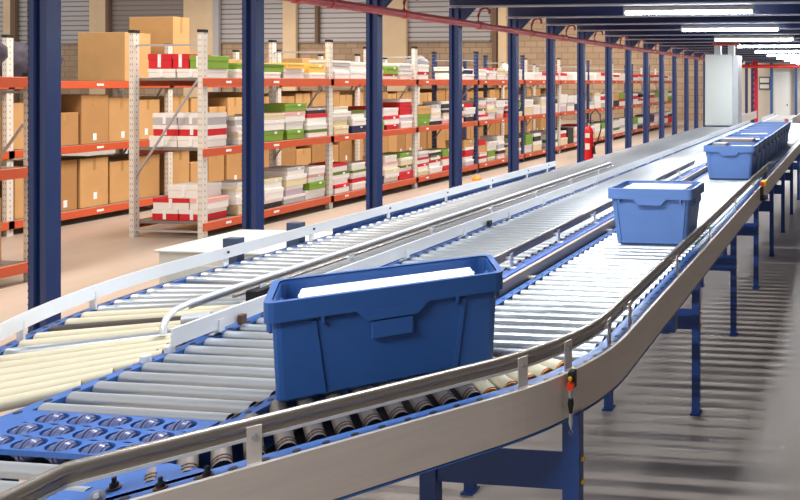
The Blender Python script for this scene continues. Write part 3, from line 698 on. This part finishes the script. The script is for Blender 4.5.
# ------------------------------------------------------------------ pallet racks
HOLE = mat('rack_hole_grey', (140, 134, 130), .6)
def upright(b, X, y, h, m, wd=.09):
    b.box(X-.038, X+.05, y-wd/2, y+wd/2, 0.0, h, m)
    b.box(X-.045, X+.055, y-wd/2-.005, y+wd/2+.005, h, h+.05, DARK)
    for j in range(int(h/.1)):
        b.box(X-.02, X-.008, y-wd/2-.001, y-wd/2+.002, .08+j*.1, .11+j*.1, HOLE); b.box(X+.02, X+.032, y-wd/2-.001, y-wd/2+.002, .08+j*.1, .11+j*.1, HOLE)
        b.box(X+.049, X+.051, y-.006, y+.006, .08+j*.1, .11+j*.1, HOLE)
def rack(name, label, Xf, depth, ys, h, levels, blue=(), beamh=.14, open_end=False):
    t = thing(name, (Xf, ys[0], 0), label, 'rack')
    for i, y in enumerate(ys):
        m = NAVY if i in blue else RACKG
        for X in (Xf-.05, Xf-depth+.05):
            b = MB(); upright(b, X, y, h, m); part('upright', b, t)
        b = MB(); X0_, X1_ = Xf-depth+.1, Xf-.1
        for zb_ in (h-.22, .1): part('frame_strut', MB().box(X0_, X1_, y-.015, y+.015, zb_, zb_+.03, GALV), t)
        b.tube([(X0_, y-.03, h*.29), (X1_, y-.03, h*.77)], .018, GALV, 6)
        part('frame_brace', b, t)
    for y0, y1 in zip(ys, ys[1:]):
        for z in levels:
            for X, xx in ((Xf, 1), (Xf-depth, -1)):
                b = MB()
                if xx > 0: b.bbox(Xf-.05+.052, Xf+.035, y0+.046-.09, y1-.046+.09, z-beamh, z-.005, ORANGE, .004); b.box(Xf+.035, Xf+.037, (y0+y1)/2-.06, (y0+y1)/2+.06, z-.09, z-.05, PAPER); b.box(Xf+.035, Xf+.037, y0+.35, y0+.45, z-.09, z-.05, PAPER)
                else: b.box(Xf-depth-.035, Xf-depth-.003, y0, y1, z-beamh, z-.005, ORANGE)
                part('beam', b, t)
            b = MB(); b.box(Xf-depth+.005, Xf-.002, y0+.05, y1-.05, z-.045, z-.004, DECK); part('shelf_deck', b, t)
    return t
R1 = [10.33+2.765*k for k in range(12)]
LV1 = [.27, 1.5, 2.67]
rack('pallet_rack', 'long front rack with orange beams full of small coloured boxes behind the navy columns', -10.7, 1.37, R1, 3.42, LV1, blue=(3, 4, 6, 8, 9))
R0 = [2.5, 5.2, 7.93]
rack('pallet_rack', 'near end of orange beamed rack cut off by the left picture edge', -10.7, 1.25, R0, 2.67, LV1)
R2 = [7.44+2.75*k for k in range(10)]
LV2 = [.25, 1.44, 2.62]
rack('pallet_rack', 'rear rack with orange beams full of tall brown cartons', -14.2, 1.25, R2, 3.35, LV2, blue=(6,))

# cartons on the rear rack
CARD = [mat('cardboard_a', (190, 148, 98), .8, var=.05, scale=3), mat('cardboard_b', (200, 158, 106), .8, var=.05, scale=3), mat('cardboard_c', (174, 132, 84), .8, var=.05, scale=3)]
def carton_mb(sx, sy, sz, m):
    b = MB(); b.bbox(-sx/2, sx/2, -sy/2, sy/2, 0, sz, m, .006)
    return b
TAPE = mat('packing_tape', (180, 140, 84), .35)
def carton(x, y, z, sx, sy, sz, m, label, gr):
    t = thing('carton', (x, y, z), label, 'carton', gr); t.rotation_euler = (0, 0, random.uniform(-.02, .02))
    place('body', carton_mb(sx, sy, sz, m).mesh('body'), t, (0, 0, 0))
    b = MB(); b.box(sx/2, sx/2+.002, -.025, .025, sz*.75, sz+.002, TAPE); b.box(-sx/2, sx/2+.002, -.025, .025, sz, sz+.002, TAPE); place('tape', b.mesh('tape'), t, (0, 0, 0))
    if random.random() < .5:
        b = MB(); yy = random.uniform(-.1, .05); zz = random.uniform(.05, .15); b.box(sx/2, sx/2+.003, yy, yy+.06, zz, zz+.13, PAPER); place('shipping_label', b.mesh('shipping_label'), t, (0, 0, 0))
    return t
for bi in range(9):
    y0 = R2[bi]+.1; nb = 5 if bi % 2 else 6
    if bi > 6: nb = 4
    pitch = (2.75-.2)/nb
    for li, z in enumerate(LV2[:2]):
        for k in range(nb):
            hh = random.choice((.86, .92, .80)) if random.random() < .85 else .6
            carton(-14.83+random.uniform(-.02, .03), y0+pitch*(k+.5), z, 1.05, pitch-.035, hh, random.choice(CARD),
                   'tall brown carton %s from left, %s shelf, %s bay, rear rack' % (ORD[k], ('lowest', 'middle')[li], ORD[bi]), 'brown cartons on the rear rack')
for k, (y, dy, hh) in enumerate(((12.35, .5, .96), (13.25, .36, 1.36), (14.6, .9, .5), (17.0, 1.0, .6))):
    carton(-14.80, y, LV2[2], 1.05, dy, hh, CARD[1], 'big brown carton on top of the rear rack, %s from the left' % ORD[k], 'cartons on top of the rear rack')

# small boxes on the front racks
BC = {'white': (236, 234, 232), 'cream': (226, 214, 178), 'red': (206, 30, 44), 'green': (124, 164, 60), 'black': (52, 46, 50), 'grey': (186, 184, 188), 'yellow': (232, 192, 96), 'navy': (42, 54, 92), 'pink': (232, 176, 172), 'cardboard': (208, 164, 106), 'dark green': (92, 120, 40), 'lilac': (206, 190, 206)}
def bm_(c): return mat('box_'+c.replace(' ', '_'), BC[c], .6)
COMBO = [('white', 'white')]*7+[('cream', 'white'), ('white', 'cream'), ('black', 'white')]+[('white', 'red')]*3+[('red', 'white')]*2+[('green', 'green')]*2+[('black', 'black'), ('black', 'grey'), ('cream', 'white'), ('lilac', 'white')]+[('cream', 'cream')]*2+[('pink', 'pink'), ('grey', 'white'), ('white', 'dark green'), ('navy', 'navy'), ('white', 'grey'), ('cardboard', 'cardboard'), ('cardboard', 'cardboard'), ('red', 'red'), ('white', 'pink')]
cache = {}
def smallbox(x, y, z, sx, sy, sz, body, lid, label, gr, near=True, lab=True, endon=False):
    t = thing('storage_box', (x, y, z), label, 'box', gr); t.rotation_euler = (0, 0, random.uniform(-.012, .012))
    key = (round(sx, 2), round(sy, 2), round(sz, 2), body, lid, endon)
    if key not in cache:
        b = MB(); b.bbox(-sx/2, sx/2, -sy/2, sy/2, 0, sz*.7, bm_(body), .004); m1 = b.mesh('body')
        b = MB(); b.bbox(-sx/2-.006, sx/2+.006, -sy/2-.006, sy/2+.006, sz*.62, sz, bm_(lid), .004); m2 = b.mesh('lid')
        b = MB(); b.box(sx/2+.006, sx/2+.009, .04, .10, sz*.65, sz*.88, PAPER) if not endon else b.box(-.03, .03, -sy/2-.009, -sy/2-.006, sz*.1, sz*.98, PAPER); m3 = b.mesh('sticker')
        cache[key] = (m1, m2, m3)
    m1, m2, m3 = cache[key]
    place('body', m1, t, (0, 0, 0)); place('lid', m2, t, (0, 0, 0))
    if lab and (endon or random.random() < .5):
        st = place('sticker', m3, None, (0, 0, 0)); st.parent = [c for c in t.children if c.name.startswith('lid')][0] if t.children else t
    return t
def desc(b_, l_): return '%s box' % b_ if b_ == l_ else '%s box with %s lid' % (b_, l_)
POS = ['lowest', 'second up', 'third up', 'fourth up']
LVN = ['bottom', 'middle', 'top']
count = 0
for bi in range(11):
    y0 = R1[bi]+.08; near = bi < 4
    nb = 5 if near else (4 if bi < 7 else 3); pitch = (2.77-.16)/nb
    for li, z in enumerate(LV1):
        for k in range(nb):
            if bi == 0 and k == 0: continue
            if random.random() < .04: continue
            if li == 2 and (bi, k) in ((2, 1), (2, 2), (4, 0)): continue
            hmax = (.78, .72, .42)[li]*random.uniform(.7, 1.0); zz = z+.001; p = 0
            while zz-z < hmax-.1 and p < 4:
                sz = random.choice((.11, .15, .18, .20)) if near else random.choice((.26, .32))
                if p and zz+sz-z > hmax+.05: break
                b_, l_ = random.choice(COMBO)
                if bi == 0 and li == 2 and p == 1: b_, l_ = random.choice((('green', 'green'), ('yellow', 'yellow'), ('green', 'dark green')))
                if bi == 0 and li == 1 and p == 0 and k > 1: b_, l_ = ('green', 'green') if k < 4 else ('white', 'dark green')
                if li == 2 and p == 0: b_, l_ = random.choice((('white', 'white'), ('white', 'red')))
                sx = .55; sy = pitch-random.uniform(.03, .14)
                if not near: sx = .8
                smallbox(-10.68-sx/2-.03-random.uniform(0, .06), y0+pitch*(k+.5)+random.uniform(-.01, .01), zz, sx, round(sy, 1) if sy < pitch-.05 else pitch-.04, sz, b_, l_,
                         '%s, %s, stack %s, %s shelf, %s bay' % (desc(b_, l_), POS[p], ('one', 'two', 'three', 'four', 'five')[k], LVN[li], ORD[bi]), 'small boxes on the front rack', near, near)
                zz += sz+.002; p += 1; count += 1
# boxes at the rack end, seen from their short side
E0 = R1[0]+.08
endrows = [
    (0, [(.20, 'red', 'white'), (.21, 'white', 'red'), (.0, '', '')]),
]
def endbox(xl, xr, z, sz, b_, l_, lb): smallbox((xl+xr)/2, E0+.22, z, xr-xl-.015, .40, sz, b_, l_, lb, 'boxes at the end of the front rack', endon=True)
for lv, rows in ((.27, ((-11.80, -11.30, .18, 'red', 'white', 'red box with white lid, lowest at the left of the bottom shelf end'), (-11.29, -10.80, .18, 'red', 'white', 'red box with white lid, lowest at the right of the bottom shelf end'))),
                 (.452, ((-11.78, -11.10, .19, 'white', 'red', 'flat white box with red lid on the red boxes, bottom shelf end'), (-11.09, -10.76, .19, 'white', 'pink', 'small white box with pink lid, second up at bottom shelf end'))),
                 (.645, ((-11.5, -10.9, .22, 'white', 'white', 'plain white box topmost at the bottom shelf end'),)),
                 (1.5, ((-11.85, -11.33, .19, 'white', 'white', 'white box lowest at the left of the middle shelf end'), (-11.32, -10.80, .19, 'white', 'white', 'white box lowest at the right of the middle shelf end'))),
                 (1.692, ((-11.78, -11.30, .18, 'red', 'white', 'red box with white lid, left in the second layer, middle shelf end'), (-11.29, -10.80, .18, 'red', 'white', 'red box with white lid, right in the second layer, middle shelf end'))),
                 (1.874, ((-11.78, -11.33, .20, 'grey', 'white', 'grey box with white lid topmost at the left of middle shelf end'), (-11.32, -10.80, .20, 'grey', 'white', 'grey box with white lid topmost at the right of middle shelf end'))),
                 (2.67, ((-11.87, -11.35, .15, 'white', 'white', 'white box lowest at the left of the top shelf end'), (-11.33, -10.78, .15, 'white', 'white', 'white box lowest at the right of the top shelf end'))),
                 (2.822, ((-11.87, -11.42, .25, 'red', 'red', 'plain red box at the left of the top shelf end'), (-11.41, -11.10, .25, 'red', 'red', 'plain red box in the middle of the top shelf end'), (-11.09, -10.76, .22, 'green', 'green', 'small green box beside the red ones on the top shelf end')))):
    for xl, xr, sz, b_, l_, lb in rows: endbox(xl, xr, lv+.001, sz, b_, l_, lb)
# near rack at the left edge
for li, z in enumerate(LV1[:2]):
    for k in range(4):
        carton(-11.3, 5.55+k*.62, z, .95, .55, .85, CARD[k % 3], 'brown carton %s from left on the %s shelf of the near rack' % (ORD[k], LVN[li]), 'cartons on the near rack')

# soft bundles
def blob(name, loc, sx, sy, sz, m, label, cat, gr=None, seed=0):
    b = MB(); N1, N2 = 20, 12; vs = []; 
    for i in range(N2+1):
        for j in range(N1):
            th, ph = PI*i/N2, 2*PI*j/N1; d = Vector((math.sin(th)*math.cos(ph), math.sin(th)*math.sin(ph), math.cos(th)))
            r = 1+.35*noise.noise(d*1.8+Vector((seed*7.3, 0, 0)))+.12*noise.noise(d*6+Vector((seed, 3, 0)))
            z_ = d.z*r*sz; vs.append((d.x*r*sx, d.y*r*sy, max(z_, -sz*.6)+sz*.6))
    fs = [(i*N1+j, (i+1)*N1+j, (i+1)*N1+(j+1) % N1, i*N1+(j+1) % N1) for i in range(N2) for j in range(N1)]
    b.add(vs, fs, m, True); return single(name, b, label, cat, gr, loc)
BAGD = mat('dark_fabric', (74, 68, 84), .8, var=.5, scale=6); BAGG = mat('grey_plastic_bag', (120, 122, 132), .35); BAGW = mat('white_plastic_bag', (224, 222, 224), .4, var=.15, scale=6)
blob('clothes_bundle', (-11.2, 7.55, 2.668), .4, .3, .42, BAGD, 'dark patterned clothes bundle on top of the near rack, left picture edge', 'bundle', None, 1)
blob('clothes_bundle', (-14.8, 10.85, 2.621), .42, .38, .45, BAGD, 'dark clothes bundle on the rear rack beside the leftmost visible upright', 'bundle', None, 2)
blob('plastic_bag', (-11.35, 16.85, 2.671), .28, .32, .36, BAGG, 'grey plastic bag on top of the front rack between third and fourth navy columns', 'bag', None, 3)
blob('plastic_bag', (-11.5, 21.7, 2.671), .24, .22, .3, BAGW, 'white plastic bag on top of the front rack beside the fifth navy column', 'bag', None, 4)
b = MB(); b.cyl((-9.95, 17.3, 0), (-9.95, 17.3, .05), .13, ORNG, r1=.12, seg=16); b.cyl((-9.95, 17.3, .05), (-9.95, 17.3, .12), .12, ORNG, r1=.05, seg=16)
single('floor_marker', b, 'small orange dome lying on the floor in front of the front rack', 'marker')
print('BOXES', count, 'OBJ', len(bpy.data.objects))
